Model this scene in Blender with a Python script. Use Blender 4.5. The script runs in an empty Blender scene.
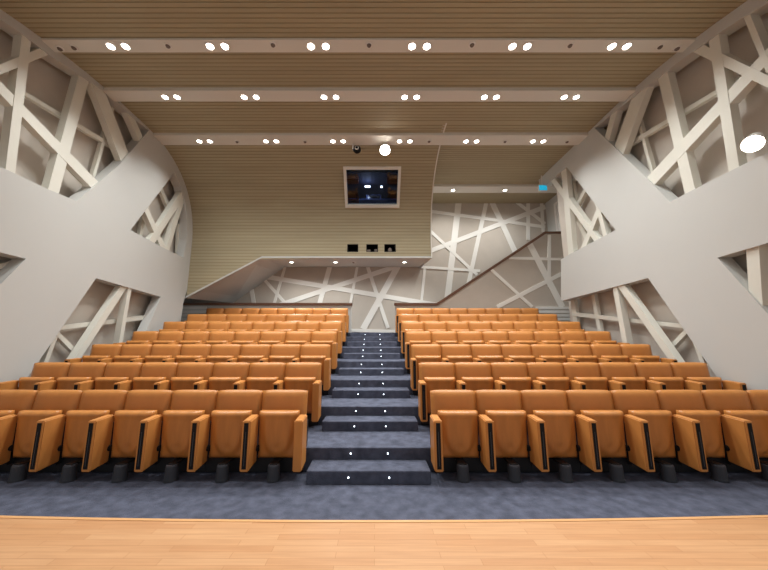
import bpy, bmesh, math, random
from mathutils import Vector
from mathutils.geometry import tessellate_polygon

random.seed(4)
C = bpy.context.scene.collection
PI = math.pi

# ------------------------------------------------------------------ camera numbers (768 x 570 frame)
F, TILT, CAMZ, CX, CY = 309.0, 0.1712, 1.5156, 374.4, 285.0
_ct, _st = math.cos(TILT), math.sin(TILT)


def at(u, v, x=None, y=None, z=None):
    """the point seen at (u, v) that lies on one real plane of the hall"""
    a = (u - CX) / F
    b = (CY - v) / F
    dy, dz = _ct - b * _st, _st + b * _ct
    if x is not None:
        t = x / a
    elif y is not None:
        t = y / dy
    else:
        t = (z - CAMZ) / dz
    return Vector((a * t, dy * t, CAMZ + dz * t))


# ------------------------------------------------------------------ materials
def lin(r, g, b):
    f = lambda c: ((c / 255 + 0.055) / 1.055) ** 2.4 if c > 10 else c / 255 / 12.92
    return (f(r), f(g), f(b), 1)


def mat(name, col, rough=0.6, spec=0.3, metal=0.0, emit=None, strength=0.0):
    m = bpy.data.materials.new(name)
    m.use_nodes = True
    b = m.node_tree.nodes['Principled BSDF']
    b.inputs['Base Color'].default_value = col
    b.inputs['Roughness'].default_value = rough
    b.inputs['Specular IOR Level'].default_value = spec
    b.inputs['Metallic'].default_value = metal
    if emit:
        b.inputs['Emission Color'].default_value = emit
        b.inputs['Emission Strength'].default_value = strength
    return m


def noisy(m, scale, amount, col, detail=4.0, bump=0.0, stretch=(1, 1, 1), bump_scale=None):
    """procedural variation of the base colour and a fine bump"""
    nt = m.node_tree
    b = nt.nodes['Principled BSDF']
    tc = nt.nodes.new('ShaderNodeTexCoord')
    mp = nt.nodes.new('ShaderNodeMapping')
    mp.inputs['Scale'].default_value = stretch
    nz = nt.nodes.new('ShaderNodeTexNoise')
    nz.inputs['Scale'].default_value = scale
    nz.inputs['Detail'].default_value = detail
    nt.links.new(tc.outputs['Object'], mp.inputs['Vector'])
    nt.links.new(mp.outputs['Vector'], nz.inputs['Vector'])
    rp = nt.nodes.new('ShaderNodeValToRGB')
    c2 = tuple(c * (1 - amount) for c in col[:3]) + (1,)
    c3 = tuple(min(1, c * (1 + amount)) for c in col[:3]) + (1,)
    rp.color_ramp.elements[0].position = 0.3
    rp.color_ramp.elements[0].color = c2
    rp.color_ramp.elements[1].position = 0.7
    rp.color_ramp.elements[1].color = c3
    nt.links.new(nz.outputs['Fac'], rp.inputs['Fac'])
    nt.links.new(rp.outputs['Color'], b.inputs['Base Color'])
    if bump:
        n2 = nt.nodes.new('ShaderNodeTexNoise')
        n2.inputs['Scale'].default_value = bump_scale or scale * 6
        nt.links.new(mp.outputs['Vector'], n2.inputs['Vector'])
        bp = nt.nodes.new('ShaderNodeBump')
        bp.inputs['Strength'].default_value = bump
        bp.inputs['Distance'].default_value = 0.01
        nt.links.new(n2.outputs['Fac'], bp.inputs['Height'])
        nt.links.new(bp.outputs['Normal'], b.inputs['Normal'])
    return m


def make_wood_floor():
    m = bpy.data.materials.new('stage_wood')
    m.use_nodes = True
    nt = m.node_tree
    b = nt.nodes['Principled BSDF']
    tc = nt.nodes.new('ShaderNodeTexCoord')
    br = nt.nodes.new('ShaderNodeTexBrick')
    br.offset = 0.37
    br.inputs['Color1'].default_value = lin(197, 145, 100)
    br.inputs['Color2'].default_value = lin(208, 160, 116)
    br.inputs['Mortar'].default_value = lin(184, 132, 86)
    br.inputs['Scale'].default_value = 1.0
    br.inputs['Mortar Size'].default_value = 0.0022
    br.inputs['Mortar Smooth'].default_value = 0.3
    br.inputs['Bias'].default_value = 0.05
    br.inputs['Brick Width'].default_value = 0.74
    br.inputs['Row Height'].default_value = 0.068
    nt.links.new(tc.outputs['Object'], br.inputs['Vector'])
    mp = nt.nodes.new('ShaderNodeMapping')
    mp.inputs['Scale'].default_value = (1.5, 26, 1)
    nz = nt.nodes.new('ShaderNodeTexNoise')
    nz.inputs['Scale'].default_value = 1.6
    nz.inputs['Detail'].default_value = 5
    nt.links.new(tc.outputs['Object'], mp.inputs['Vector'])
    nt.links.new(mp.outputs['Vector'], nz.inputs['Vector'])
    rp = nt.nodes.new('ShaderNodeValToRGB')
    rp.color_ramp.elements[0].position = 0.3
    rp.color_ramp.elements[0].color = (0.86, 0.83, 0.80, 1)
    rp.color_ramp.elements[1].position = 0.7
    rp.color_ramp.elements[1].color = (1, 1, 1, 1)
    nt.links.new(nz.outputs['Fac'], rp.inputs['Fac'])
    mx = nt.nodes.new('ShaderNodeMix')
    mx.data_type = 'RGBA'
    mx.blend_type = 'MULTIPLY'
    mx.inputs['Factor'].default_value = 1.0
    nt.links.new(br.outputs['Color'], mx.inputs['A'])
    nt.links.new(rp.outputs['Color'], mx.inputs['B'])
    nt.links.new(mx.outputs['Result'], b.inputs['Base Color'])
    b.inputs['Roughness'].default_value = 0.42
    b.inputs['Specular IOR Level'].default_value = 0.35
    return m


M = {}
cw = lin(200, 199, 194)
M['plaster'] = noisy(mat('white_plaster', cw, 0.75, 0.2), 0.7, 0.015, cw)
cl = lin(222, 219, 207)
M['lattice'] = noisy(mat('painted_lattice', cl, 0.6, 0.25), 1.5, 0.02, cl)
cp = lin(206, 197, 186)
M['panel'] = noisy(mat('taupe_fabric_panel', cp, 0.9, 0.1), 2.0, 0.04, cp, bump=0.15)
cs = lin(172, 160, 132)
M['slat'] = noisy(mat('slatted_timber', cs, 0.6, 0.25), 1.0, 0.07, cs, stretch=(0.6, 5, 5))
cg = lin(152, 140, 110)
M['groove'] = mat('slat_groove', cg, 0.8, 0.1)
cb = lin(222, 218, 208)
M['beam'] = noisy(mat('beam_paint', cb, 0.6, 0.25), 1.2, 0.015, cb)
cbk = lin(190, 180, 168)
M['backwall'] = noisy(mat('back_wall_fabric', cbk, 0.9, 0.1), 3.0, 0.03, cbk, bump=0.1)
M['strip'] = mat('white_strip', lin(232, 228, 220), 0.55, 0.3)
cc = lin(84, 87, 101)
M['carpet'] = noisy(mat('navy_carpet', cc, 0.95, 0.1), 9, 0.28, cc, detail=8, bump=0.8, bump_scale=90)
co = lin(196, 129, 66)
M['leather'] = noisy(mat('tan_leather', co, 0.42, 0.35), 7, 0.07, co, bump=0.06, bump_scale=160)
cv = lin(190, 124, 62)
M['shell'] = noisy(mat('tan_seat_shell', cv, 0.38, 0.4), 3, 0.13, cv, stretch=(3, 3, 0.7))
ca = lin(196, 131, 68)
M['armwood'] = noisy(mat('tan_arm_panel', ca, 0.4, 0.35), 4, 0.08, ca, stretch=(3, 3, 0.6))
M['black'] = mat('black_plastic', (0.008, 0.008, 0.009, 1), 0.6, 0.2)
M['charcoal'] = mat('charcoal_plastic', (0.045, 0.047, 0.055, 1), 0.55, 0.35)
M['darkmetal'] = mat('dark_metal', (0.02, 0.02, 0.022, 1), 0.5, 0.4, 0.3)
ch = lin(104, 72, 54)
M['rail'] = noisy(mat('dark_brown_rail', ch, 0.4, 0.4), 6, 0.15, ch, stretch=(0.5, 6, 6))
M['wood'] = make_wood_floor()
M['nosing'] = mat('stage_nosing', lin(216, 164, 112), 0.35, 0.4)
M['lamp'] = mat('lit_lamp', (1, 0.93, 0.85, 1), 0.5, 0.2, emit=(1, 0.93, 0.84, 1), strength=14)
M['bigspot'] = mat('lit_spotlight_lens', (1, 0.95, 0.88, 1), 0.5, 0.2, emit=(1, 0.93, 0.84, 1), strength=30)
M['led'] = mat('lit_step_diode', (0.9, 0.95, 1, 1), 0.5, 0.2, emit=(0.82, 0.92, 1, 1), strength=7)
M['exit'] = mat('lit_exit_sign', (0.0, 0.3, 0.5, 1), 0.5, 0.2, emit=(0.02, 0.36, 0.55, 1), strength=0.9)
M['detector'] = mat('grey_detector', lin(120, 108, 100), 0.6, 0.3)
M['white'] = mat('white_enamel', lin(226, 222, 216), 0.5, 0.3)
M['door'] = mat('door_white', lin(214, 211, 206), 0.5, 0.3)
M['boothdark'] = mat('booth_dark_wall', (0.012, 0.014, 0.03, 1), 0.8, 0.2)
M['boothwood'] = mat('booth_board', lin(120, 66, 46), 0.6, 0.3)
M['screen'] = mat('booth_screen', (0.005, 0.005, 0.008, 1), 0.2, 0.5)
M['boothblue'] = mat('booth_monitor_rim', lin(70, 90, 150), 0.5, 0.3)
gl = bpy.data.materials.new('window_glass')
gl.use_nodes = True
g = gl.node_tree
for n in list(g.nodes):
    g.nodes.remove(n)
o_ = g.nodes.new('ShaderNodeOutputMaterial')
tr = g.nodes.new('ShaderNodeBsdfTransparent')
tr.inputs['Color'].default_value = (0.75, 0.8, 0.9, 1)
gs = g.nodes.new('ShaderNodeBsdfGlossy')
gs.inputs['Roughness'].default_value = 0.03
ms = g.nodes.new('ShaderNodeMixShader')
ms.inputs['Fac'].default_value = 0.03
g.links.new(tr.outputs[0], ms.inputs[1])
g.links.new(gs.outputs[0], ms.inputs[2])
g.links.new(ms.outputs[0], o_.inputs['Surface'])
M['glass'] = gl


# ------------------------------------------------------------------ object helpers
def obj(name, bm, m, parent=None, smooth=False):
    bmesh.ops.recalc_face_normals(bm, faces=bm.faces)
    me = bpy.data.meshes.new(name)
    bm.to_mesh(me)
    bm.free()
    for mm in (m if isinstance(m, (list, tuple)) else [m]):
        me.materials.append(mm)
    if smooth:
        for p in me.polygons:
            p.use_smooth = True
    o = bpy.data.objects.new(name, me)
    C.objects.link(o)
    if parent is not None:
        o.parent = parent
    return o


def tag(o, label, cat, group=None):
    o['label'] = label
    o['category'] = cat
    if group:
        o['group'] = group
    return o


def struct(o, label, cat):
    o['kind'] = 'structure'
    return tag(o, label, cat)


def thing(name, loc, label, cat, group=None, rot=(0, 0, 0)):
    o = bpy.data.objects.new(name, None)
    o.empty_display_size = 0.1
    C.objects.link(o)
    o.location = loc
    o.rotation_euler = rot
    return tag(o, label, cat, group)


def box(bm, lo, hi, bevel=0.0, seg=2):
    x0, y0, z0 = lo
    x1, y1, z1 = hi
    vs = [bm.verts.new(p) for p in ((x0, y0, z0), (x1, y0, z0), (x1, y1, z0), (x0, y1, z0),
                                    (x0, y0, z1), (x1, y0, z1), (x1, y1, z1), (x0, y1, z1))]
    fs = [bm.faces.new([vs[i] for i in q]) for q in
          ((0, 3, 2, 1), (4, 5, 6, 7), (0, 1, 5, 4), (1, 2, 6, 5), (2, 3, 7, 6), (3, 0, 4, 7))]
    if bevel:
        es = list({e for f in fs for e in f.edges})
        bmesh.ops.bevel(bm, geom=es, offset=bevel, segments=seg, affect='EDGES', profile=0.5)
    return bm


def bx(lo, hi, bevel=0.0, seg=2):
    return box(bmesh.new(), lo, hi, bevel, seg)


def cyl(bm, p0, p1, r0, r1=None, n=16, caps=True):
    r1 = r0 if r1 is None else r1
    p0, p1 = Vector(p0), Vector(p1)
    d = (p1 - p0).normalized()
    a = d.orthogonal().normalized()
    b = d.cross(a)
    A, B = [], []
    for i in range(n):
        t = 2 * PI * i / n
        k = a * math.cos(t) + b * math.sin(t)
        A.append(bm.verts.new(p0 + k * r0))
        B.append(bm.verts.new(p1 + k * r1))
    for i in range(n):
        j = (i + 1) % n
        bm.faces.new((A[i], A[j], B[j], B[i]))
    if caps:
        bm.faces.new(A[::-1])
        bm.faces.new(B)
    return bm


def prism(bm, pts, off):
    """closed prism: a polygon in space swept along a vector"""
    off = Vector(off)
    A = [bm.verts.new(p) for p in pts]
    B = [bm.verts.new(Vector(p) + off) for p in pts]
    n = len(pts)
    if n == 4:
        bm.faces.new(A)
        bm.faces.new(B[::-1])
    else:
        for tri in tessellate_polygon([[Vector(p) for p in pts]]):
            bm.faces.new([A[i] for i in tri])
            bm.faces.new([B[i] for i in tri][::-1])
    for i in range(n):
        j = (i + 1) % n
        bm.faces.new((A[i], A[j], B[j], B[i]))
    return bm


def holed_prism(bm, outline, holes, off):
    off = Vector(off)
    loops = [[Vector(p) for p in outline]] + [[Vector(p) for p in h] for h in holes]
    flat = [p for l in loops for p in l]
    A = [bm.verts.new(p) for p in flat]
    B = [bm.verts.new(p + off) for p in flat]
    for tri in tessellate_polygon(loops):
        bm.faces.new([A[i] for i in tri])
        bm.faces.new([B[i] for i in tri][::-1])
    k = 0
    for l in loops:
        n = len(l)
        for i in range(n):
            j = (i + 1) % n
            bm.faces.new((A[k + i], A[k + j], B[k + j], B[k + i]))
        k += n
    return bm


# ------------------------------------------------------------------ hall dimensions
XL, XR = -5.43, 5.24            # faces of the two side walls
ZC = 6.5                        # slatted ceiling
YB = 10.9                       # back wall
PITCH = 0.5575
AL, AR = -0.818, 0.684          # aisle edges
ROW0, ROWP, RISE = 3.937, 0.95, 0.26
NROW = 7

# ---- curved slatted ceiling profile: flat, then sweeping down to a vertical face
YV, ZV = 8.85, 4.2


def profile():
    P = []
    N = 60
    for i in range(N + 1):
        t = i / N * PI / 2
        P.append((6.5 + (YV - 6.5) * math.sin(t) ** (2 / 2.25), ZV + (ZC - ZV) * math.cos(t) ** (2 / 2.25)))
    return P


PROF = profile()
ZLOW = at(300, 258, y=YV).z     # lower edge of the slatted face
XDI = at(262, 258, y=YV).x      # where the edge starts to slope down
ZDI = 2.66                      # lower end of the slope at the side wall
XBOOTH = 1.68                   # right end of the curved face


def on_profile(u, v):
    best = None
    for (a, b) in zip(PROF[:-1], PROF[1:]):
        for k in range(4):
            y = a[0] + (b[0] - a[0]) * k / 4
            z = a[1] + (b[1] - a[1]) * k / 4
            p = at(u, v, y=y)
            e = abs(p.z - z)
            if best is None or e < best[0]:
                best = (e, Vector((p.x, y, z)))
    return best[1]


# ------------------------------------------------------------------ floor, stage, tiers
bm = bx((-6.6, 2.6, -0.12), (6.6, 4.2, 0.0))
struct(obj('floor', bm, M['carpet']), 'dark navy carpet strip between the wooden stage and the front row', 'floor')

edge = []
for i in range(33):
    x = -6.6 + 13.2 * i / 32
    edge.append((x, 2.905 + 0.0065 * x * x, 0.0))
bm = bmesh.new()
prism(bm, [(-6.6, -2.5, -0.1)] + [(6.6, -2.5, -0.1)] + [(x, y - 0.032, -0.1) for x, y, z in edge[::-1]], (0, 0, 0.103))
stage = struct(obj('stage_floor', bm, M['wood']), 'pale orange timber stage floor in the foreground', 'floor')
bm = bmesh.new()
prism(bm, [(x, y - 0.032, 0.0) for x, y, z in edge] + [(x, y, 0.0) for x, y, z in edge[::-1]], (0, 0, 0.007))
obj('nosing', bm, M['nosing'], stage)

TIER_Y = 3.881
STEP_Y = 3.567
step_bm_w = (-0.722, 0.600)
ord_ = ['first', 'second', 'third', 'fourth', 'fifth', 'sixth', 'seventh', 'eighth', 'ninth', 'tenth', 'eleventh',
        'twelfth', 'thirteenth']
for k in range(1, NROW):
    y0 = TIER_Y + (k - 1) * ROWP
    y1 = y0 + ROWP + (0.02 if k < NROW - 1 else 0.3)
    bm = bx((-6.4, y0, -0.1), (6.4, y1, k * RISE), 0.012, 2)
    struct(obj('seating_tier', bm, M['carpet']), 'navy carpeted seating tier carrying the %s row of seats' % ord_[k], 'tier')
for k in range(NROW):
    y0 = STEP_Y + k * ROWP
    bm = bx((step_bm_w[0], y0, k * RISE - 0.05), (step_bm_w[1], TIER_Y + k * ROWP + 0.02, (k + .5) * RISE), 0.012, 2)
    struct(obj('aisle_step', bm, M['carpet']),
           'navy carpeted half step in the aisle beside the %s row' % ord_[k], 'step')
bm = bx((-6.4, TIER_Y + 6 * ROWP, 1.2), (6.4, YB, 6.5 * RISE))
struct(obj('cross_aisle_floor', bm, M['carpet']), 'navy carpeted landing behind the last row', 'floor')

# small lit diodes, two on every riser of the aisle
led_bm = bmesh.new()
cyl(led_bm, (0, 0, 0), (0, -0.006, 0), 0.0075, n=12)
led_me = obj('step_light', led_bm, M['led'])
first = True
for j in range(1, 14):
    y = (STEP_Y if j % 2 else TIER_Y) + ((j - 1) // 2) * ROWP
    z = RISE / 2 * (j - .5)
    for s, side in ((-1, 'left'), (1, 'right')):
        o = led_me if first else led_me.copy()
        if not first:
            C.objects.link(o)
        first = False
        o.location = (-0.0596 + s * 0.216, y + 0.001, z)
        tag(o, 'tiny white step light, %s one on the %s aisle riser from the front' % (side, ord_[j - 1]),
            'step light', 'step lights in the aisle')

# ------------------------------------------------------------------ seats
HP = PITCH / 2


def backrest_bm():
    bm = bmesh.new()
    nx, nz = 10, 9
    w, z0, z1 = PITCH - 0.008, 0.552, 0.890
    front, back = [], []
    for i in range(nx + 1):
        u = -1 + 2 * i / nx
        cf, cb = [], []
        for j in range(nz + 1):
            v = j / nz
            ex = 1 - abs(u) ** 8
            ez = 1 - abs(2 * v - 1) ** 8
            x = u * w / 2
            ztop = z1 - 0.012 * abs(u) ** 5
            z = z0 + v * (ztop - z0)
            y = -0.035 * (1 - v) + 0.03 - 0.032 * (ex * ez) ** 0.5 - 0.012 * (1 - u * u) * math.sin(PI * v)
            cf.append(bm.verts.new((x, y, z)))
            cb.append(bm.verts.new((x, -0.035 * (1 - v) + 0.055 + 0.012 * (ex * ez) ** .5, z)))
        front.append(cf)
        back.append(cb)
    for i in range(nx):
        for j in range(nz):
            bm.faces.new((front[i][j], front[i + 1][j], front[i + 1][j + 1], front[i][j + 1]))
            bm.faces.new((back[i][j], back[i][j + 1], back[i + 1][j + 1], back[i + 1][j]))
    for i in range(nx):
        bm.faces.new((front[i][nz], front[i + 1][nz], back[i + 1][nz], back[i][nz]))
        bm.faces.new((front[i][0], back[i][0], back[i + 1][0], front[i + 1][0]))
    for j in range(nz):
        bm.faces.new((front[0][j], front[0][j + 1], back[0][j + 1], back[0][j]))
        bm.faces.new((front[nx][j], back[nx][j], back[nx][j + 1], front[nx][j + 1]))
    return bm


def seat_bm():
    """tipped-up seat: its moulded underside, a shallow U-shaped swell, faces the stage"""
    bm = bmesh.new()
    nx, nz = 18, 22
    w, z0, z1 = 0.448, 0.185, 0.690
    front, back = [], []
    for i in range(nx + 1):
        u = -1 + 2 * i / nx
        cf, cb = [], []
        for j in range(nz + 1):
            v = j / nz
            x = u * w / 2
            z = z0 + v * (z1 - z0)
            ez = 1 - abs(2 * v - 1) ** 10
            ex = 1 - abs(u) ** 10
            zz = (z - 0.56) / (0.335 if z < 0.56 else 0.5)
            r = math.sqrt((abs(x) / 0.175) ** 2.4 + abs(min(zz, 0)) ** 2.4)
            sw = max(0.0, min(1.0, (1.08 - r) / 0.28))
            sw = sw * sw * (3 - 2 * sw)
            dent = math.exp(-((x / 0.045) ** 2 + ((z - 0.30) / 0.045) ** 2))
            top = max(0, (v - 0.86) / 0.14)
            y = -0.185 - 0.025 * v - 0.045 * sw * (1 - 0.75 * v) + 0.020 * dent + 0.03 * (1 - (ex * ez) ** 0.5) - 0.012 * math.sin(PI * min(1, top))
            cf.append(bm.verts.new((x, y, z)))
            cb.append(bm.verts.new((x, -0.095 - 0.03 * (1 - (ex * ez) ** .5), z)))
        front.append(cf)
        back.append(cb)
    for i in range(nx):
        for j in range(nz):
            bm.faces.new((front[i][j], front[i + 1][j], front[i + 1][j + 1], front[i][j + 1]))
            bm.faces.new((back[i][j], back[i][j + 1], back[i + 1][j + 1], back[i + 1][j]))
    for i in range(nx):
        bm.faces.new((front[i][nz], front[i + 1][nz], back[i + 1][nz], back[i][nz]))
        bm.faces.new((front[i][0], back[i][0], back[i + 1][0], front[i + 1][0]))
    for j in range(nz):
        bm.faces.new((front[0][j], front[0][j + 1], back[0][j + 1], back[0][j]))
        bm.faces.new((front[nx][j], back[nx][j], back[nx][j + 1], front[nx][j + 1]))
    return bm


def pedestal_bm():
    bm = bmesh.new()
    prof = [(0.070, 0.0), (0.070, 0.02), (0.067, 0.03), (0.065, 0.08), (0.062, 0.150), (0.056, 0.162)]
    n = 20
    rings = [[bm.verts.new((r * math.cos(2 * PI * i / n), -0.275 + r * math.sin(2 * PI * i / n), z)) for i in range(n)]
             for r, z in prof]
    for a, b in zip(rings[:-1], rings[1:]):
        for i in range(n):
            j = (i + 1) % n
            bm.faces.new((a[i], a[j], b[j], b[i]))
    bm.faces.new(rings[0][::-1])
    bm.faces.new(rings[-1])
    return bm


def make_arm(parent, x, inlay=True):
    bm = bmesh.new()
    pts = [(x - 0.046, -0.405, 0.128), (x - 0.046, -0.165, 0.150), (x - 0.046, -0.165, 0.652), (x - 0.046, -0.41, 0.640)]
    prism(bm, pts, (0.092, 0, 0))
    bmesh.ops.bevel(bm, geom=list(bm.edges), offset=0.010, segments=3, affect='EDGES')
    a = obj('armrest', bm, M['armwood'], parent)
    for p in a.data.polygons:
        p.use_smooth = False
    if inlay:
        bm = bmesh.new()
        prism(bm, [(x - 0.023, -0.409, 0.158), (x - 0.023, -0.395, 0.158), (x - 0.023, -0.397, 0.618), (x - 0.023, -0.414, 0.618)],
              (0.046, 0, 0))
        i_ = obj('inlay', bm, M['black'], a)
        i_['label'] = 'black inlay strip down the front'
        bm = bmesh.new()
        prism(bm, [(x - 0.003, -0.4115, 0.19), (x - 0.003, -0.408, 0.19), (x - 0.003, -0.412, 0.53), (x - 0.003, -0.4145, 0.53)], (0.006, 0, 0))
        bmesh.ops.translate(bm, verts=bm.verts, vec=(0, -0.0015, 0))
        obj('inlay_groove', bm, M['charcoal'], a)
    bm = bx((x - 0.016, -0.17, 0.11), (x + 0.016, 0.035, 0.552))
    br = obj('side_bracket', bm, M['darkmetal'], parent)
    br['label'] = 'black metal bracket behind the arm'
    return a


def make_seat(side, aisle):
    """side -1: left block, +1: right block; the outer arm belongs to each seat, aisle seats carry a second one"""
    t = thing('auditorium_seat', (0, 0, 0), '', 'seat', 'tan folding auditorium seats')
    obj('backrest', backrest_bm(), M['leather'], t, True)
    s = obj('seat', seat_bm(), M['shell'], t, True)
    make_arm(t, side * HP, True)
    if aisle:
        make_arm(t, -side * HP, side > 0)
    bm = bx((-HP, -0.10, 0.012), (HP, -0.05, 0.178), 0.006)  # black bar made tall so the gap under the seat reads as shade
    obj('seat_shade_bar', bm, M['darkmetal'], t)['label'] = 'black metal bar under the seat, deepened to stand for shade'
    obj('pedestal', pedestal_bm(), M['charcoal'], t)['label'] = 'charcoal tapered floor pedestal'
    bm = bx((-0.04, -0.30, 0.15), (0.04, -0.10, 0.17))
    obj('pedestal_bracket', bm, M['darkmetal'], t)
    bm = bx((-0.25, 0.04, 0.36), (0.25, 0.058, 0.80), 0.006)
    obj('back_shell', bm, M['shell'], t)
    for sx in (-1, 1):
        bm = bmesh.new()
        cyl(bm, (sx * 0.205, -0.180, 0.295), (sx * 0.262, -0.180, 0.295), 0.032, n=14)
        obj('hinge', bm, M['black'], t)['label'] = 'black round hinge'
    return t


def copy_tree(o, parent=None):
    c = o.copy()
    C.objects.link(c)
    if parent is not None:
        c.parent = parent
    for ch_ in list(o.children):
        copy_tree(ch_, c)
    return c


rowname = ['front row', 'second row', 'third row', 'fourth row', 'fifth row', 'sixth row', 'last row']
place = ['at the aisle', 'second from the aisle', 'third from the aisle', 'fourth from the aisle', 'fifth from the aisle',
         'sixth from the aisle', 'seventh from the aisle', 'at the side wall']
protos = {}
for side in (-1, 1):
    for r in range(NROW):
        for n in range(8):
            if side < 0 and r == 0 and n == 7:
                continue                      # beyond the frame
            key = (side, n == 0)
            if key not in protos:
                protos[key] = make_seat(*key)
                o = protos[key]
            else:
                o = copy_tree(protos[key])
            x = (AL - HP - n * 0.5555) if side < 0 else (AR + HP + n * PITCH)
            o.location = (x, ROW0 + r * ROWP, r * RISE)
            o['label'] = 'tan leather folding seat, %s %s of the aisle, %s' % (
                rowname[r], 'left' if side < 0 else 'right', place[n])

# ------------------------------------------------------------------ slatted ceiling
SP, GW, GD = 0.094, 0.020, 0.006


def slat_strips(bm, path, spans, normals):
    """path: list of (y, z); slats run along x with dark grooves between"""
    pass


def resample(P):
    L = [0]
    for a, b in zip(P[:-1], P[1:]):
        L.append(L[-1] + math.hypot(b[0] - a[0], b[1] - a[1]))
    return L


def along(P, L, s):
    for i in range(len(L) - 1):
        if s <= L[i + 1] or i == len(L) - 2:
            k = (s - L[i]) / max(1e-9, L[i + 1] - L[i])
            a, b = P[i], P[i + 1]
            d = Vector((b[0] - a[0], b[1] - a[1])).normalized()
            return Vector((a[0] + (b[0] - a[0]) * k, a[1] + (b[1] - a[1]) * k)), Vector((d.y, -d.x))


def slats(name, P, xr_at, holes=(), parent=None, inward=1):
    """P is walked so that inward*(dz, -dy) points away from the hall"""
    bm = bmesh.new()
    L = resample(P)
    tot = L[-1]
    cuts = {0.0, tot}
    s = 0.0
    marks = []
    while s < tot:
        cuts.update((s, min(tot, s + SP - GW)))
        marks.append(s)
        s += SP
    for h in holes:
        cuts.update((h[0], h[1]))
    cuts = sorted(cuts)
    for a, b in zip(cuts[:-1], cuts[1:]):
        if b - a < 1e-4:
            continue
        mid = (a + b) / 2
        groove = (mid % SP) > SP - GW
        pa, na = along(P, L, a + 1e-6)
        pb, nb = along(P, L, b - 1e-6)
        dep = GD if groove else 0.0
        A = pa + na * dep * inward
        B = pb + nb * dep * inward
        xa0, xa1 = xr_at(pa[0], pa[1])
        xb0, xb1 = xr_at(pb[0], pb[1])
        segs = [((xa0, xa1), (xb0, xb1))]
        for h in holes:
            if h[0] - 1e-6 <= a and b <= h[1] + 1e-6:
                new = []
                for (p, q) in segs:
                    new.append(((p[0], h[2]), (q[0], h[2])))
                    new.append(((h[3], p[1]), (h[3], q[1])))
                segs = new
        for (p, q) in segs:
            if p[1] - p[0] < 1e-3 and q[1] - q[0] < 1e-3:
                continue
            v = [bm.verts.new((p[0], A[0], A[1])), bm.verts.new((p[1], A[0], A[1])),
                 bm.verts.new((q[1], B[0], B[1])), bm.verts.new((q[0], B[0], B[1]))]
            f = bm.faces.new(v)
            f.material_index = 1 if groove else 0
            if not groove:        # the two cheeks of each slat
                for (pp, nn, xx) in ((pa, na, p), (pb, nb, q)):
                    v2 = [bm.verts.new((xx[0], pp[0], pp[1])), bm.verts.new((xx[1], pp[0], pp[1])),
                          bm.verts.new((xx[1], pp[0] + nn[0] * GD * inward, pp[1] + nn[1] * GD * inward)),
                          bm.verts.new((xx[0], pp[0] + nn[0] * GD * inward, pp[1] + nn[1] * GD * inward))]
                    f = bm.faces.new(v2)
                    f.material_index = 1
    o = obj(name, bm, [M['slat'], M['groove']], parent)
    return o


CEIL = [(6.5, ZC), (5.7, ZC), (5.1, 6.46), (4.5, 6.385), (4.0, 6.29), (3.5, 6.17), (3.0, 6.02), (0.8, 5.3)]


def zceil(y):
    for a, b in zip(CEIL[:-1], CEIL[1:]):
        if b[0] <= y <= a[0]:
            return a[1] + (b[1] - a[1]) * (a[0] - y) / (a[0] - b[0])
    return ZC


# flat part over the front of the hall and over the right-hand stair
cl1 = slats('ceiling', CEIL, lambda y, z: (-5.7, 5.5))
struct(cl1, 'brown slatted timber ceiling over the seats', 'ceiling')
cl2 = slats('ceiling', [(YB, ZC), (6.5, ZC)], lambda y, z: (XBOOTH, 6.4))
struct(cl2, 'brown slatted timber ceiling over the stair at the right rear', 'ceiling')
bm = bmesh.new()
prism(bm, [(-6.6, y, z + 0.06) for y, z in CEIL] + [(-6.6, 0.8, ZC + 0.2), (-6.6, YB + 0.2, ZC + 0.2), (-6.6, YB + 0.2, ZC + 0.06)], (13.2, 0, 0))
struct(obj('ceiling', bm, M['groove']), 'dark deck above the ceiling slats', 'ceiling')

# curved part
CP = PROF + [(YV, ZLOW), (YV, ZDI)]
CPL = resample(CP)
s_of = lambda p: min((abs(q[0] - p[1]) + abs(q[1] - p[2]), l) for q, l in
                     [(along(CP, CPL, k * CPL[-1] / 2000)[0], k * CPL[-1] / 2000) for k in range(2000)])[1]
wt0, wt1 = on_profile(343.5, 167.5), on_profile(400.5, 167.5)
wb0, wb1 = on_profile(346.5, 206.5), on_profile(398.5, 206.5)
wx0, wx1 = (wt0.x + wb0.x) / 2, (wt1.x + wb1.x) / 2
ws0, ws1 = s_of(wt0), s_of(wb0)
holes = [(ws0, ws1, wx0, wx1)]
ports = []
for (u0, u1) in ((347.3, 358.2), (366.3, 378), (384.3, 395.8)):
    a, b = at(u0, 244.3, y=YV), at(u1, 252, y=YV)
    s0 = CPL[-1] - (a.z - ZDI)
    s1 = CPL[-1] - (b.z - ZDI)
    holes.append((s0, s1, a.x, b.x))
    ports.append((a, b))


def xr_curve(y, z):
    if z >= ZLOW - 1e-6:
        return (XL, XBOOTH)
    k = (ZLOW - z) / (ZLOW - ZDI)
    return (XL, XDI + (XL - XDI) * k)


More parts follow.
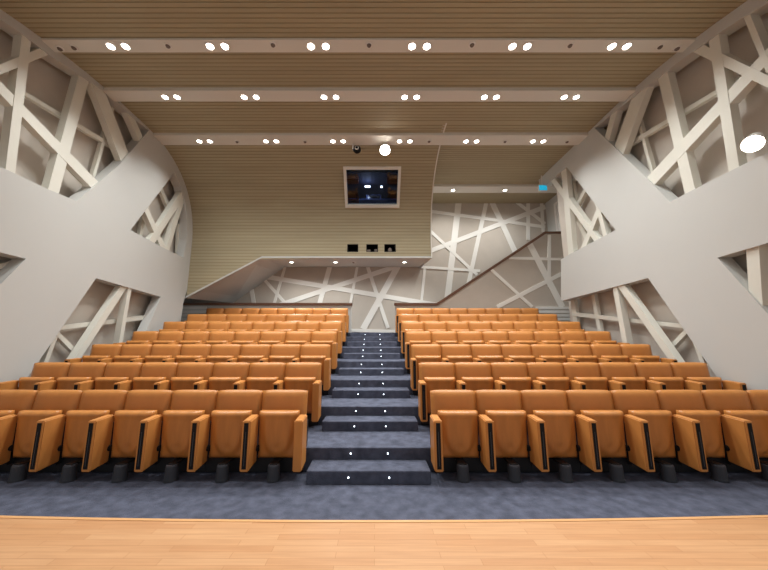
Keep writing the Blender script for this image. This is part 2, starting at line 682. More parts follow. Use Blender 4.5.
# the strips of several holes at one height are cut by handling them left to right
def slats_multi(name, P, holes):
    bm = bmesh.new()
    L = resample(P)
    tot = L[-1]
    cuts = {0.0, tot}
    s = 0.0
    while s < tot:
        cuts.update((s, min(tot, s + SP - GW)))
        s += SP
    for h in holes:
        cuts.update((h[0], h[1]))
    cuts = sorted(cuts)
    for a, b in zip(cuts[:-1], cuts[1:]):
        if b - a < 1e-4:
            continue
        groove = (((a + b) / 2) % SP) > SP - GW
        pa, na = along(P, L, a + 1e-6)
        pb, nb = along(P, L, b - 1e-6)
        na, nb = -na, -nb                       # away from the hall
        dep = GD if groove else 0.0
        A, B = pa + na * dep, pb + nb * dep
        xa, xb = xr_curve(*pa), xr_curve(*pb)
        hs = sorted((h[2], h[3]) for h in holes if h[0] - 1e-6 <= a and b <= h[1] + 1e-6)
        segs = []
        cur = (xa[0], xb[0])
        for h in hs:
            segs.append((cur, (h[0], h[0])))
            cur = (h[1], h[1])
        segs.append((cur, (xa[1], xb[1])))
        for (l, r) in segs:
            f = bm.faces.new([bm.verts.new((l[0], A[0], A[1])), bm.verts.new((r[0], A[0], A[1])),
                              bm.verts.new((r[1], B[0], B[1])), bm.verts.new((l[1], B[0], B[1]))])
            f.material_index = 1 if groove else 0
            if not groove:
                for (pp, nn, q0, q1) in ((pa, na, l[0], r[0]), (pb, nb, l[1], r[1])):
                    f = bm.faces.new([bm.verts.new((q0, pp[0], pp[1])), bm.verts.new((q1, pp[0], pp[1])),
                                      bm.verts.new((q1, pp[0] + nn[0] * GD, pp[1] + nn[1] * GD)),
                                      bm.verts.new((q0, pp[0] + nn[0] * GD, pp[1] + nn[1] * GD))])
                    f.material_index = 1
    return obj(name, bm, [M['slat'], M['groove']])


cl3 = slats_multi('wall_back', CP, holes)
struct(cl3, 'brown slatted ceiling curving down into the face of the control booth', 'ceiling')

# right end of the booth, with a pale edge trim along the curve
bm = bmesh.new()
side_pts = [(XBOOTH - 0.06, y, z) for y, z in PROF] + [(XBOOTH - 0.06, YV, ZLOW), (XBOOTH - 0.06, YB, ZLOW + 0.17), (XBOOTH - 0.06, YB, ZC)]
prism(bm, [(p[0], p[1] + 0.03, p[2] - 0.0) for p in side_pts], (0.06, 0, 0))
struct(obj('wall_booth', bm, M['plaster']), 'pale side wall of the control booth beside the stair', 'wall')
bm = bmesh.new()
tp = PROF + [(YV, ZLOW)]
rows_ = []
for i, (y, z) in enumerate(tp):
    a = tp[max(0, i - 1)]
    b = tp[min(len(tp) - 1, i + 1)]
    d = Vector((b[0] - a[0], b[1] - a[1])).normalized()
    n = Vector((d.y, -d.x))
    n = -n if (n.y > 0 or n.x > 0) else n
    rows_.append([bm.verts.new((x, y + n.x * k, z + n.y * k)) for x, k in
                  ((XBOOTH - 0.004, -0.03), (XBOOTH - 0.004, 0.012), (XBOOTH + 0.026, 0.012), (XBOOTH + 0.026, -0.03))])
for a, b in zip(rows_[:-1], rows_[1:]):
    for i in range(4):
        j = (i + 1) % 4
        bm.faces.new((a[i], a[j], b[j], b[i]))
bm.faces.new(rows_[0][::-1])
bm.faces.new(rows_[-1])
struct(obj('trim_1', bm, M['beam']), 'thin pale trim along the right edge of the curved slatted face', 'trim')

# soffit under the booth, flat then sloping down at the left
ZSB = at(300, 267.2, y=YB).z
bs0, bs1 = at(285, 267.5, y=YB), at(233, 303, y=YB)
bm = bmesh.new()
for quad in ([(XDI, YV - 0.01, ZLOW), (XBOOTH + 0.02, YV - 0.01, ZLOW), (XBOOTH + 0.02, YB, ZSB), (bs0.x, YB, ZSB)],
             [(XL - 0.02, YV - 0.01, ZDI), (XDI, YV - 0.01, ZLOW), (bs0.x, YB, ZSB), (bs1.x, YB, bs1.z)]):
    A = [bm.verts.new(p) for p in quad]
    B = [bm.verts.new((p[0], p[1], p[2] + 0.05)) for p in quad]
    bm.faces.new(A)
    bm.faces.new(B[::-1])
    for i in range(4):
        j = (i + 1) % 4
        bm.faces.new((A[i], A[j], B[j], B[i]))
struct(obj('soffit', bm, M['plaster']), 'pale soffit under the control booth sloping down at the left', 'soffit')

# ------------------------------------------------------------------ back wall and its strips
bm = bx((-6.6, YB, 1.2), (6.6, YB + 0.12, ZC + 0.06))
wb = struct(obj('wall_back', bm, M['backwall']), 'warm grey rear wall crossed by white strips', 'wall')


def strip_on_y(lines, Y, parent, m, th=0.02, name='wall_strip'):
    for (u0, v0, u1, v1, w) in lines:
        a, b = Vector((u0, v0)), Vector((u1, v1))
        n = (b - a).normalized()
        n = Vector((-n.y, n.x)) * (w / 2)
        pts = [at(p.x, p.y, y=Y) for p in (a + n, b + n, b - n, a - n)]
        bm = bmesh.new()
        prism(bm, pts, (0, -th - 0.0006 * len(parent.children), 0))
        obj(name, bm, m, parent)


strip_on_y([(460, 190, 446.5, 306, 6), (431, 211.5, 545, 227, 3), (425, 253, 545, 207, 4.5), (488.5, 192, 463, 308, 4),
            (487, 192, 516, 254, 5), (503, 192, 545, 224, 3), (528, 192, 528, 240, 3.5), (428, 229, 477, 275, 3),
            (421, 267, 480, 271, 2.6), (425, 266, 421, 306, 2.6), (541, 196, 543, 232, 3),
            (258, 275.5, 440, 305.6, 4.6), (280, 305, 396, 266.5, 4.6), (330, 266, 319, 306, 4.6), (285.5, 266, 273.5, 306, 2.6),
            (262, 277, 286, 304, 3), (250, 279, 254.4, 306, 4), (241, 285, 231, 306, 2.4), (357.4, 266, 350, 306, 2.6),
            (398, 266, 363, 329, 6), (367, 265, 388, 328, 3.6), (348, 330.2, 398, 331.4, 3)], YB, wb, M['strip'])

# ------------------------------------------------------------------ parapet and stair wall behind the last row
YP = 9.86


def louvre(bm_poly, name, label):
    o = obj(name, bm_poly, M['plaster'])
    return struct(o, label, 'wall')


bm = bmesh.new()
zt = 2.575
prism(bm, [(-6.45, YP, 1.56), (-0.73, YP, 1.56), (-0.73, YP, zt), (-6.45, YP, zt)], (0, 0.09, 0))
pl = louvre(bm, 'wall_parapet', 'low pale parapet behind the last row left of the aisle')
d0, d1, d2 = at(437, 304.5, y=YP), at(545, 233.5, y=YP), at(566, 233.5, y=YP)
bm = bmesh.new()
prism(bm, [(0.66, YP, 1.56), (6.4, YP, 1.56), (6.4, YP, d2.z), (d1.x, YP, d1.z), (d0.x, YP, zt), (0.66, YP, zt)], (0, 0.09, 0))
pr_ = struct(obj('wall_parapet', bm, M['backwall']), 'stair wall rising to the right behind the last row, crossed by white strips', 'wall')
strip_on_y([(529, 243.5, 562, 307, 6), (491, 269.5, 532, 307, 3), (497, 307, 562, 273.5, 4), (509, 258.2, 562, 259.4, 2.6),
            (549, 235, 549, 287, 3)], YP, pr_, M['strip'])
for parent, xa, xb in ((pl, -6.45, -5.35), (pr_, 5.15, 6.4)):
    for k in range(7):
        z = 1.72 + k * 0.118
        obj('wall_slat', bx((xa, YP - 0.035, z), (xb, YP, z + 0.085), 0.004), M['white'], parent)


def rail_bm(path):
    bm = bmesh.new()
    rows_ = []
    for i, p in enumerate(path):
        a = Vector(path[max(0, i - 1)])
        b = Vector(path[min(len(path) - 1, i + 1)])
        d = (b - a).normalized()
        up = Vector((-d.z, 0, d.x))
        p = Vector(p)
        rows_.append([bm.verts.new(p + Vector((0, yy, 0)) + up * k) for yy, k in
                      ((-0.035, -0.045), (0.125, -0.045), (0.125, 0.035), (-0.035, 0.035))])
    for a, b in zip(rows_[:-1], rows_[1:]):
        for i in range(4):
            j = (i + 1) % 4
            bm.faces.new((a[i], a[j], b[j], b[i]))
    bm.faces.new(rows_[0][::-1])
    bm.faces.new(rows_[-1])
    return bm


o = obj('handrail', rail_bm([(-6.45, YP, zt + 0.025), (-0.71, YP, zt + 0.025)]), M['rail'])
tag(o, 'dark brown level handrail behind the last row left of the aisle', 'handrail')
o = obj('handrail', rail_bm([(0.64, YP, zt + 0.025), (d0.x, YP, zt + 0.025), (d1.x, YP, d1.z + 0.03), (6.4, YP, d2.z + 0.03)]), M['rail'])
tag(o, 'dark brown handrail climbing diagonally to the upper right door', 'handrail')

# rear side walls beyond the ends of the lattice walls, with the upper right door
bm = bx((-6.6, 8.2, 0), (-6.45, YB, ZC))
struct(obj('wall_left_rear', bm, M['plaster']), 'pale wall closing the left rear corner', 'wall')
bm = bx((6.4, 8.2, 0), (6.55, YB, ZC))
struct(obj('wall_right_rear', bm, M['plaster']), 'pale wall closing the right rear corner', 'wall')
dr = obj('door_1', bx((6.37, 9.35, 4.05), (6.40, 10.25, 6.15), 0.004), M['door'])
struct(dr, 'white door at the head of the right rear stair', 'door')
obj('door_handle', bx((6.33, 9.42, 5.02), (6.37, 9.56, 5.05), 0.005), M['detector'], dr)
bm = bmesh.new()
box(bm, (6.36, 9.27, 4.05), (6.40, 9.35, 6.22))
box(bm, (6.36, 10.25, 4.05), (6.40, 10.33, 6.22))
box(bm, (6.36, 9.35, 6.15), (6.40, 10.25, 6.22))
obj('door_frame', bm, M['white'], dr)
bm = bx((4.6, YP + 0.1, 3.95), (6.4, YB, 4.05))
struct(obj('landing_floor', bm, M['carpet']), 'carpeted landing at the head of the right rear stair', 'floor')

# ------------------------------------------------------------------ side walls with cut-outs and lattice
WT = 0.22      # thickness of the white wall skin
PD = 0.38      # depth of the panel behind the lattice


def px_poly(pts, X):
    return [at(u, v, x=X) for u, v in pts]


def wall_side(name, X, outline, hole_px, lat_front, lat_back, label):
    s = -1 if X < 0 else 1
    bm = bmesh.new()
    holes_ = [px_poly(h, X) for h in hole_px]
    holed_prism(bm, outline, holes_, (s * WT, 0, 0))
    w = struct(obj(name, bm, M['plaster']), label, 'wall')

    def bars(lst, x0, depth, ext):
        for k, (u0, v0, u1, v1, wd) in enumerate(lst):
            a, b = Vector((u0, v0)), Vector((u1, v1))
            n = (b - a).normalized()
            a, b = a - n * ext, b + n * ext
            n = Vector((-n.y, n.x)) * (wd / 2)
            pts = [at(p.x, p.y, x=x0 + s * 0.004 * (k % 5)) for p in (a + n, b + n, b - n, a - n)]
            bm = bmesh.new()
            prism(bm, pts, (s * depth, 0, 0))
            obj('lattice_beam', bm, M['lattice'], w)
    bars(lat_front, X + s * 0.02, 0.13, 15)
    bars(lat_back, X + s * 0.20, 0.08, 5)
    return w


arc_l = [(XL, y, z) for y, z in PROF[2:]]
out_l = [(XL, 1.5, 0)] + [(XL, max(1.5, y), zceil(max(1.5, y))) for y, z in CEIL[::-1]] + arc_l + [(XL, 8.85, 2.9), (XL, 8.74, 2.5), (XL, 8.66, 1.2), (XL, 8.66, 0)]
holes_l = [
    [(-90, 128), (0, 166.5), (50, 190), (76.5, 201), (97, 184), (120, 164), (149, 130.5), (130, 115), (107, 92), (75.4, 72), (51, 56), (21, 33), (0, 19), (-60, -20)],
    [(130.5, 230), (174.5, 172.5), (181, 187), (185, 203), (187, 221.6), (186.5, 240), (183.5, 257.5), (162, 247)],
    [(96.2, 278.2), (161, 296.8), (146.4, 330.5), (128, 372), (60, 425), (0, 425), (28.5, 376)],
    [(26, 258.8), (-50, 240), (-50, 335)],
]
front_l = [(27.5, 30, 10, 175, 10), (-120, 119, 55, 47, 9.5), (-120, -36, 97, 187, 9), (85.5, 72, 52, 197, 11.5), (96, 82, 122, 150, 10),
           (130, 114, 137, 130, 5), (177, 203, 157, 234, 6), (146, 209, 161, 242, 4.5), (183, 198, 167, 251, 4),
           (124.5, 286, 75, 362, 5.8), (129.8, 289, 119.5, 350, 3.5)]
back_l = [(26, 94, 119, 150, 3.6), (115.5, 100, 93, 180, 3), (161, 188, 171, 211, 3), (146.5, 209, 141, 236, 3.2), (180, 229, 179, 257, 3),
          (177, 213, 164, 243, 3.2), (58, 328.2, 152, 316.6, 4), (57, 333, 78, 354, 4.5), (47, 360, 56, 336, 4),
          (-60, 280, 20, 262, 5)]
wl = wall_side('wall_left', XL, out_l, holes_l, front_l, back_l,
               'white left wall with angular cut-outs over a lattice of beams')

yr_end = at(561, 280, x=XR).y
zr0, zr1 = at(561, 259.5, x=XR), at(561, 301, x=XR)
out_r = [(XR, 1.5, 0)] + [(XR, max(1.5, y), zceil(max(1.5, y))) for y, z in CEIL[::-1]] + [(XR, at(539, 187, x=XR).y, ZC)]
out_r += px_poly([(540.5, 187.5), (546, 185), (552, 179.5), (566, 166.5), (615.5, 230), (569, 254.5), (561, 259.5), (561, 301)], XR)
out_r += px_poly([(648, 278), (708, 364)], XR)
pz = at(708, 364, x=XR)
out_r += [(XR, at(735, 405, x=XR).y, at(735, 405, x=XR).z), (XR, at(735, 405, x=XR).y, 0)]
holes_r = [
    [(594.5, 128), (612.6, 113.5), (640, 91), (667, 71), (692, 52), (723.5, 30), (743, 17.5), (768, 3), (840, -34), (840, 128), (768, 152.3), (706, 183), (670, 202), (648, 179.5)],
    [(717.4, 257.6), (840, 222), (840, 395)],
]
front_r = [(712.5, 30, 735, 176, 11), (685, 42, 890, 140, 11), (890, -76, 648, 184, 10.5), (661.5, 70, 691, 196, 11), (645, 78, 620, 147, 11),
           (614, 113, 608.5, 133, 5), (746, 14, 764, 58, 7), (562.8, 160, 571, 256, 5.2), (550.5, 176.5, 592, 234, 5),
           (598.4, 210, 583, 248, 4.2), (598.4, 210, 604.5, 234, 4),
           (621, 286, 672, 359, 6.2), (615, 288, 626, 350, 4.6), (752.5, 248, 756, 305, 13)]
back_r = [(625, 146.5, 735, 81, 4), (631.5, 97, 653, 176, 3), (586, 188, 574.5, 209, 3), (570, 182, 579, 176.6, 3), (572, 186, 575.5, 206, 3),
          (574.5, 214, 587, 240, 4), (577, 314.6, 686, 326.6, 3.6), (668, 349.8, 688, 329, 4.4), (592.4, 293, 599.4, 332, 3.2),
          (572.6, 299, 575, 323, 4), (693.6, 339, 701, 359, 4)]
wr = wall_side('wall_right', XR, out_r, holes_r, front_r, back_r,
               'white right wall with angular cut-outs over a lattice of beams')
for name, X, s, label, y1 in (('wall_left_panel', XL, -1, 'taupe fabric panel behind the left lattice', 8.86),
                              ('wall_right_panel', XR, 1, 'taupe fabric panel behind the right lattice', 8.9)):
    xa, xb = X + s * PD, X + s * (PD + 0.06)
    bm = bx((min(xa, xb), 1.5, 0), (max(xa, xb), y1, ZC + 0.04))
    struct(obj(name, bm, M['panel']), label, 'wall')
# rear return closing the lattice cavity at the left
bm = bx((XL - PD - 0.06, 8.70, 0), (XL - 0.28, 8.80, ZC - 1.2))
struct(obj('wall_left_return', bm, M['plaster']), 'pale return at the rear end of the left wall', 'wall')

# ------------------------------------------------------------------ ceiling beams, downlights, detectors
ZBM = 6.42
beams = []
ZBS = []
for u_y, (v0, v1) in enumerate(((39.8, 52.6), (90.8, 101.7), (135.4, 145.3))):
    ZB_ = (6.31, 6.405, ZBM)[u_y]
    y0, y1 = at(374, v0, z=ZB_).y, at(374, v1, z=ZB_).y
    b = bx((XL - 0.02, y0, ZB_), (XR + 0.02, y1, ZB_ + 0.11), 0.006)
    ZBS.append(ZB_)
    nm = ['front', 'middle', 'rear'][u_y]
    struct(obj('ceiling_beam', b, M['beam']), 'pale ceiling beam with lamp pairs, the %s one of three' % nm, 'beam')
    beams.append((y0, y1))
y4a, y4b = at(470, 186.6, z=ZBM).y, at(470, 193, z=ZBM).y
struct(obj('ceiling_beam', bx((XBOOTH + 0.03, y4a, ZBM), (6.4, y4b, ZC + 0.03), 0.006), M['beam']),
       'short pale ceiling beam with two lamps over the right rear stair', 'beam')

ring_bm = bmesh.new()
n = 24
pr = [(0.076, 0.0), (0.076, -0.008), (0.062, -0.010), (0.058, 0.0)]
rr = [[ring_bm.verts.new((r * math.cos(2 * PI * i / n), r * math.sin(2 * PI * i / n), z)) for i in range(n)] for r, z in pr]
for a, b in zip(rr, rr[1:] + rr[:1]):
    for i in range(n):
        j = (i + 1) % n
        ring_bm.faces.new((a[i], a[j], b[j], b[i]))
lamp_t = thing('downlight', (0, 0, 0), '', 'ceiling light', 'round downlights in the ceiling beams')
obj('trim_ring', ring_bm, M['white'], lamp_t)
lens_bm = bmesh.new()
cyl(lens_bm, (0, 0, 0.004), (0, 0, -0.005), 0.054, n=24)
obj('lamp_lens', lens_bm, M['lamp'], lamp_t)
used = [False]


def spot(p, power, size, blend, parent_name, rot=(0, 0, 0), col=(0.955, 0.985, 0.985), rad=0.06):
    l = bpy.data.lights.new(parent_name, 'SPOT')
    l.energy = power
    l.spot_size = size
    l.spot_blend = blend
    l.color = col
    l.shadow_soft_size = rad
    o = bpy.data.objects.new(parent_name, l)
    C.objects.link(o)
    o.location = p
    o.rotation_euler = rot
    return o


def put_lamp(p, label, power=0.0, size=math.radians(130), blend=1.0, group=None):
    if not used[0]:
        o = lamp_t
        used[0] = True
    else:
        o = copy_tree(lamp_t)
    o.location = p
    o['label'] = label
    if group:
        o['group'] = group
    if power:
        spot((p[0], p[1], p[2] - 0.03), power, size, blend, 'downlight_beam')
    return o


PW = 108.0
pairs = [[112 + 6, 217.3, 318.3, 419.4, 520, 619.5], [170.8, 250, 330, 410.7, 490.5, 570.5], [204.4, 271, 338, 404.7, 471.5, 538.3]]
halves = [7.4, 6.0, 5.2]
vpx = [46.2, 97, 141.2]
pname = ['first', 'second', 'third', 'fourth', 'fifth', 'sixth']
bname = ['front', 'middle', 'rear']
for bi in range(3):
    for k, u in enumerate(pairs[bi]):
        for s in (-1, 1):
            p = at(u + s * halves[bi], vpx[bi] - 0.3, z=ZBS[bi])
            p.y = at(374, vpx[bi], z=ZBS[bi]).y
            p.z = ZBS[bi] - 0.001
            put_lamp(p, 'round downlight in the %s ceiling beam, %s lamp of the %s pair from left' % (
                bname[bi], 'left' if s < 0 else 'right', pname[k]), PW)
for u, nm in ((453, 'left'), (505, 'right')):
    p = at(u, 190.2, z=ZBM)
    p.z = ZBM - 0.001
    put_lamp(p, 'round white downlight over the right rear stair, %s of two' % nm, 210, math.radians(165), 1.0,
             'downlights over the rear wall')
for u, nm in ((291.5, 'leftmost'), (335.5, 'middle'), (404.5, 'rightmost')):
    k = (262.4 - 258) / (267.2 - 258)
    y = YV + (YB - YV) * (k * 0.84)
    z = ZLOW + (ZSB - ZLOW) * (y - YV) / (YB - YV)
    p = at(u, 262.4, y=y)
    p.z = z - 0.002
    put_lamp(p, 'round white downlight in the soffit under the booth, %s of three' % nm, 170, math.radians(165), 1.0,
             'downlights over the rear wall')
    pos_soffit = p

dt = thing('ceiling_detector', (0, 0, 0), '', 'detector', 'small round detectors in the beams')
bm = bmesh.new()
cyl(bm, (0, 0, 0.002), (0, 0, -0.012), 0.06, 0.055, n=20)
obj('detector_plate', bm, M['white'], dt)
bm = bmesh.new()
cyl(bm, (0, 0, -0.010), (0, 0, -0.03), 0.038, 0.028, n=16)
obj('sensor', bm, M['detector'], dt)
det = [(60, 48.4, 0, 'at its left end beside the wall'), (74, 47.4, 0, 'just left of the first lamp pair'),
       (168, 45.6, 0, 'between the first and second lamp pairs'), (273, 44.6, 0, 'between the second and third lamp pairs'),
       (369, 44.8, 0, 'between the third and fourth lamp pairs'), (472, 44.6, 0, 'between the fourth and fifth lamp pairs'),
       (570, 45.2, 0, 'between the fifth and sixth lamp pairs'), (660, 46.5, 0, 'just right of the sixth lamp pair'),
       (677, 48.2, 0, 'at its right end beside the wall'),
       (237, 141.6, 2, 'between the first and second lamp pairs'), (305, 141.6, 2, 'between the second and third lamp pairs'),
       (429, 141.2, 2, 'between the fourth and fifth lamp pairs'), (505, 141.4, 2, 'between the fifth and sixth lamp pairs'),
       (567, 141.6, 2, 'right of the sixth lamp pair')]
for k, (u, v, bi, where) in enumerate(det):
    o = dt if k == 0 else copy_tree(dt)
    p = at(u, v, z=ZBS[bi])
    o.location = (p.x, min(max(p.y, beams[bi][0] + 0.07), beams[bi][1] - 0.07), ZBS[bi])
    o['label'] = 'small round grey detector on the %s ceiling beam, %s' % (bname[bi], where)
o = copy_tree(dt)
o.location = at(353.5, 262.6, y=pos_soffit.y)
o.location.z = pos_soffit.z + 0.001
o['label'] = 'small round grey detector in the soffit beneath the booth ports'

# ------------------------------------------------------------------ stage spotlights and security camera
def stage_spot(name, pos, aim, r, label, power, stem_to):
    pos, aim = Vector(pos), Vector(aim)
    d = (aim - pos).normalized()
    t = thing(name, pos, label, 'spotlight')
    bm = bmesh.new()
    cyl(bm, -d * 0.30, -d * 0.005, r * 0.8, r * 1.08, n=24)
    obj('housing', bm, M['white'], t)
    bm = bmesh.new()
    cyl(bm, -d * 0.004, d * 0.006, r, n=24)
    obj('lens', bm, M['bigspot'], t)
    bm = bmesh.new()
    st = Vector(stem_to) - pos
    cyl(bm, -d * 0.15, st, 0.014, n=10)
    obj('mounting_arm', bm, M['white'], t)
    q = d.to_track_quat('-Z', 'Y').to_euler()
    spot(pos + d * 0.03, power, math.radians(75), 0.9, 'stage_spot_beam', q, (1, 0.97, 0.93), 0.08)
    return t


yb3 = beams[2]
pc = at(385, 150, y=yb3[1] - 0.05)
stage_spot('stage_spotlight', pc, (0.2, 1.2, 0.4), 0.122, 'bright round spotlight hanging from the rear ceiling beam above the booth window',
           260, (pc.x, pc.y + 0.1, ZBM + 0.02))
pr2 = at(752.5, 144, x=4.98)
stage_spot('stage_spotlight', pr2, (0.3, 1.0, 0.4), 0.098, 'bright round spotlight mounted at the right wall cut-out', 260, (XR + 0.1, pr2.y + 0.15, pr2.z + 0.1))

pcam = at(357, 149.5, y=yb3[1] - 0.06)
t = thing('security_camera', (pcam.x, pcam.y, pcam.z), 'small dark dome camera hanging left of the bright spotlight', 'camera')
bm = bmesh.new()
box(bm, (-0.12, -0.015, -0.03), (-0.085, 0.015, ZBM - pcam.z + 0.01))
box(bm, (-0.12, -0.015, -0.03), (0.0, 0.015, 0.0))
obj('bracket', bm, M['white'], t)
bm = bmesh.new()
bmesh.ops.create_uvsphere(bm, u_segments=20, v_segments=12, radius=0.10)
obj('dome', bm, M['black'], t, True)
bm = bmesh.new()
cyl(bm, (0, -0.085, -0.01), (0, -0.112, -0.015), 0.05, 0.045, n=18)
obj('lens_ring', bm, M['white'], t)
bm = bmesh.new()
cyl(bm, (0, -0.11, -0.015), (0, -0.118, -0.015), 0.032, n=16)
obj('lens', bm, M['black'], t)

# exit sign
pe = at(543.0, 187.8, y=8.85)
t = thing('exit_sign', (pe.x, pe.y, pe.z), 'glowing cyan sign under the ceiling at the upper right corner', 'sign')
obj('housing', bx((-0.13, 0.0, -0.095), (0.13, 0.05, 0.095), 0.01), M['white'], t)
obj('lit_face', bx((-0.12, -0.008, -0.085), (0.12, 0.0, 0.085), 0.003), M['exit'], t)
bm = bmesh.new()
cyl(bm, (0, 0.03, 0.1), (0, 0.03, max(0.13, ZC - pe.z)), 0.012, n=8)
obj('hanger', bm, M['white'], t)

# ------------------------------------------------------------------ booth window, booth interior, projection ports
wy0, wz0, wy1, wz1 = wt0.y, wt0.z, wb0.y, wb0.z
dv = Vector((0, wy1 - wy0, wz1 - wz0))
Lw = dv.length
dv.normalize()
nv = Vector((0, dv.z, -dv.y))         # towards the hall
nv = nv if nv.y < 0 else -nv
base = Vector((0, wy0, wz0))


def wpt(x, s, k):
    p = base + dv * s + nv * k
    return (x, p.y, p.z)


def wbox(bm, x0, x1, s0, s1, k0, k1):
    prism(bm, [wpt(x0, s0, k0), wpt(x1, s0, k0), wpt(x1, s1, k0), wpt(x0, s1, k0)], nv * (k1 - k0))


win = thing('window_1', (0, wy1, wz1), 'control booth window with a pale frame in the slatted face', 'window')
win['kind'] = 'structure'
bm = bmesh.new()
fw = 0.055
wbox(bm, wx0 - 0.02, wx1 + 0.02, -0.03, fw, -0.10, 0.05)
wbox(bm, wx0 - 0.02, wx1 + 0.02, Lw - fw, Lw + 0.03, -0.10, 0.05)
wbox(bm, wx0 - 0.02, wx0 + fw, fw, Lw - fw, -0.10, 0.05)
wbox(bm, wx1 - fw, wx1 + 0.02, fw, Lw - fw, -0.10, 0.05)
o = obj('window_frame', bm, M['beam'], win)
o.matrix_parent_inverse = win.matrix_world.inverted()
o.location = (0, -wy1, -wz1)
bm = bmesh.new()
wbox(bm, wx0 + fw, wx1 - fw, fw, Lw - fw, -0.05, -0.04)
o = obj('window_pane', bm, M['glass'], win)
o.matrix_parent_inverse = win.matrix_world.inverted()
o.location = (0, -wy1, -wz1)

# dark room behind the pane
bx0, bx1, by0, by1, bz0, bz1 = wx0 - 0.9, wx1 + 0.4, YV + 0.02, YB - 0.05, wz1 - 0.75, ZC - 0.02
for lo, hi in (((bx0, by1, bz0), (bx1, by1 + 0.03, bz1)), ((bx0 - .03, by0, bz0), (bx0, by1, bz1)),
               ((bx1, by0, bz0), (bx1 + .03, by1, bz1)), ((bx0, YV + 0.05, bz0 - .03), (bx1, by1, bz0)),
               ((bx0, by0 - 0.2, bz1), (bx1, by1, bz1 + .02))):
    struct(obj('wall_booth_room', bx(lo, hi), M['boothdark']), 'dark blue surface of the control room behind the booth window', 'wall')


def booth_pt(u, v, y):
    return at(u, v, y=y)


for (u0, u1, v, lab) in ((345, 358.5, 179.5, 'reddish shelf seen at the left through the booth window, upper of two'),
                         (387, 400, 179.5, 'reddish shelf seen at the right through the booth window'),
                         (345, 358.5, 199.5, 'reddish shelf seen at the left through the booth window, lower of two')):
    a, b = booth_pt(u0, v, 8.8), booth_pt(u1, v, 8.8)
    t = thing('booth_board', (0, 0, 0), lab, 'board', 'boards in the control booth')  # reddish boards set just inside the booth pane
    obj('flat_board', bx((a.x, 8.8, a.z - 0.02), (b.x, 9.02, a.z + 0.02), 0.004), M['boothwood'], t)
    obj('upright_board', bx((a.x if u0 > 370 else b.x - 0.03, 8.8, a.z + 0.02), (a.x + 0.03 if u0 > 370 else b.x, 9.02, a.z + 0.12), 0.004), M['boothwood'], t)
a, b = booth_pt(358, 201.5, 9.6), booth_pt(391, 195, 9.6)
t = thing('booth_monitor', (0, 0, 0), 'small dark screen in the middle of the booth window', 'monitor')
m0, m1 = booth_pt(366, 201.5, 9.6), booth_pt(381, 194.5, 9.6)
obj('casing', bx((m0.x, 9.6, m0.z + 0.04), (m1.x, 9.66, m1.z), 0.01), M['boothblue'], t)
obj('screen', bx((m0.x + 0.06, 9.59, m0.z + 0.07), (m1.x - 0.04, 9.6, m1.z - 0.03)), M['screen'], t)
obj('stand', bx(((m0.x + m1.x) / 2 - 0.03, 9.62, m0.z - 0.014), ((m0.x + m1.x) / 2 + 0.03, 9.65, m0.z + 0.05)), M['boothblue'], t)
desk = booth_pt(372, 203.5, 9.6)
t = thing('booth_desk', (0, 9.6, bz0), 'dark desk across the foot of the booth window', 'desk')
obj('desk_top', bx((bx0 + 0.3, -0.25, m0.z - 0.06 - bz0), (bx1 - 0.1, 0.3, m0.z - 0.015 - bz0), 0.004), M['boothblue'], t)
for x in (bx0 + 0.35, bx1 - 0.15):
    obj('leg', bx((x - 0.02, -0.1, 0.012), (x + 0.02, 0.1, m0.z - 0.06 - bz0)), M['darkmetal'], t)
for (u, v, w, lab) in ((367.5, 186.3, 0.085, 'small white lamp glowing inside the booth, left of two'),
                       (381.5, 186.6, 0.035, 'tiny white lamp glowing inside the booth, right of two')):
    p = booth_pt(u, v, 9.25)
    t = thing('booth_lamp', p, lab, 'lamp', 'lamps inside the booth')
    obj('lamp_lens', bx((-w, 0, -0.028), (w, 0.02, 0.028), 0.006), M['led'], t)
    obj('lamp_back', bx((-w - 0.01, 0.02, -0.04), (w + 0.01, 0.06, 0.04), 0.004), M['darkmetal'], t)

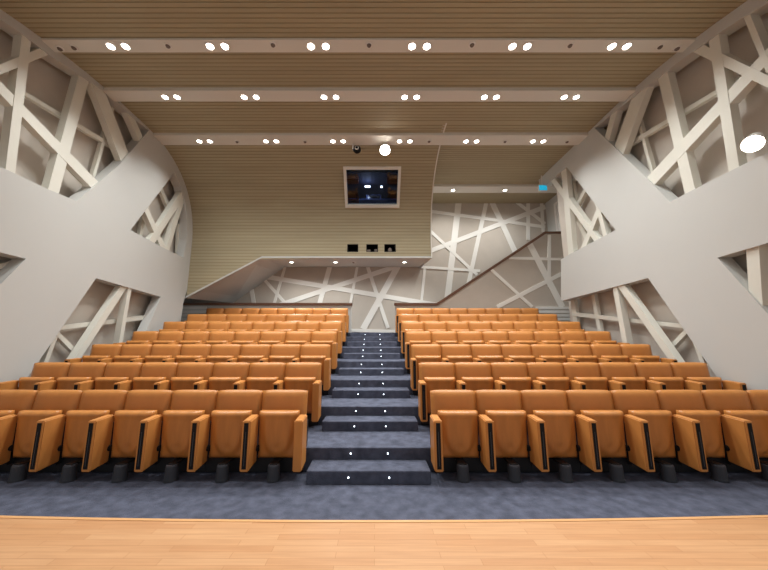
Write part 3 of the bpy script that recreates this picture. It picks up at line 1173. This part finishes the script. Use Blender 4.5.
for (a, b), nm, k in zip(ports, ('left', 'middle', 'right'), range(3)):
    x0, x1, z0, z1 = a.x, b.x, b.z, a.z
    t = thing('projection_port', ((x0 + x1) / 2, YV, z0), 'small black rectangular projection opening under the booth window, %s of three' % nm,
              'projection port', 'projection ports under the booth window')
    h, wdt = z1 - z0, (x1 - x0) / 2
    bm = bmesh.new()
    for lo, hi in (((-wdt, 0.0, 0.0), (-wdt + 0.012, 0.5, h)), ((wdt - 0.012, 0.0, 0), (wdt, 0.5, h)),
                   ((-wdt, 0.0, 0), (wdt, 0.5, 0.012)), ((-wdt, 0.0, h - 0.012), (wdt, 0.5, h)), ((-wdt, 0.5, 0), (wdt, 0.51, h))):
        box(bm, lo, hi)
    obj('recess', bm, M['black'], t)
    if k:
        bm = bmesh.new()
        if k == 1:
            box(bm, (-wdt + 0.02, 0.06, 0.012), (-0.05, 0.2, h * 0.4), 0.006)
            box(bm, (0.07, 0.06, 0.012), (wdt - 0.02, 0.2, h * 0.45), 0.006)
        else:
            cyl(bm, (0, 0.05, h * 0.36), (0, 0.25, h * 0.36), 0.055, n=16)
            box(bm, (-0.06, 0.08, 0.012), (0.06, 0.25, h * 0.35), 0.006)
        o = obj('equipment', bm, M['detector'], t)
        o['label'] = 'grey equipment just inside the opening'

bl = bpy.data.lights.new('booth_glow', 'POINT')
bl.energy = 5
bl.color = (0.75, 0.85, 1)
bl.shadow_soft_size = 0.05
blo = bpy.data.objects.new('booth_glow', bl)
C.objects.link(blo)
blo.location = tuple(Vector(booth_pt(367.5, 186.3, 9.25)) + Vector((0, -0.08, -0.02)))

# ------------------------------------------------------------------ light from the stage house behind the viewer and the hall's air
w = bpy.data.worlds.new('World')
bpy.context.scene.world = w
w.use_nodes = True
bg = w.node_tree.nodes['Background']
bg.inputs['Color'].default_value = (0.95, 0.975, 1.0, 1)
bg.inputs['Strength'].default_value = 0.50

# ------------------------------------------------------------------ camera
cam = bpy.data.cameras.new('camera')
cam.sensor_fit = 'HORIZONTAL'
cam.sensor_width = 36
cam.lens = F / 768 * 36
cam.shift_x = (384 - CX) / 768
cam.clip_start = 0.05
co_ = bpy.data.objects.new('camera', cam)
C.objects.link(co_)
co_.location = (0, 0, CAMZ)
co_.rotation_euler = (PI / 2 + TILT, 0, 0)
sc = bpy.context.scene
sc.camera = co_
sc.view_settings.view_transform = 'Standard'
sc.view_settings.look = 'None'
sc.view_settings.gamma = 1
sc.view_settings.exposure = 0.0
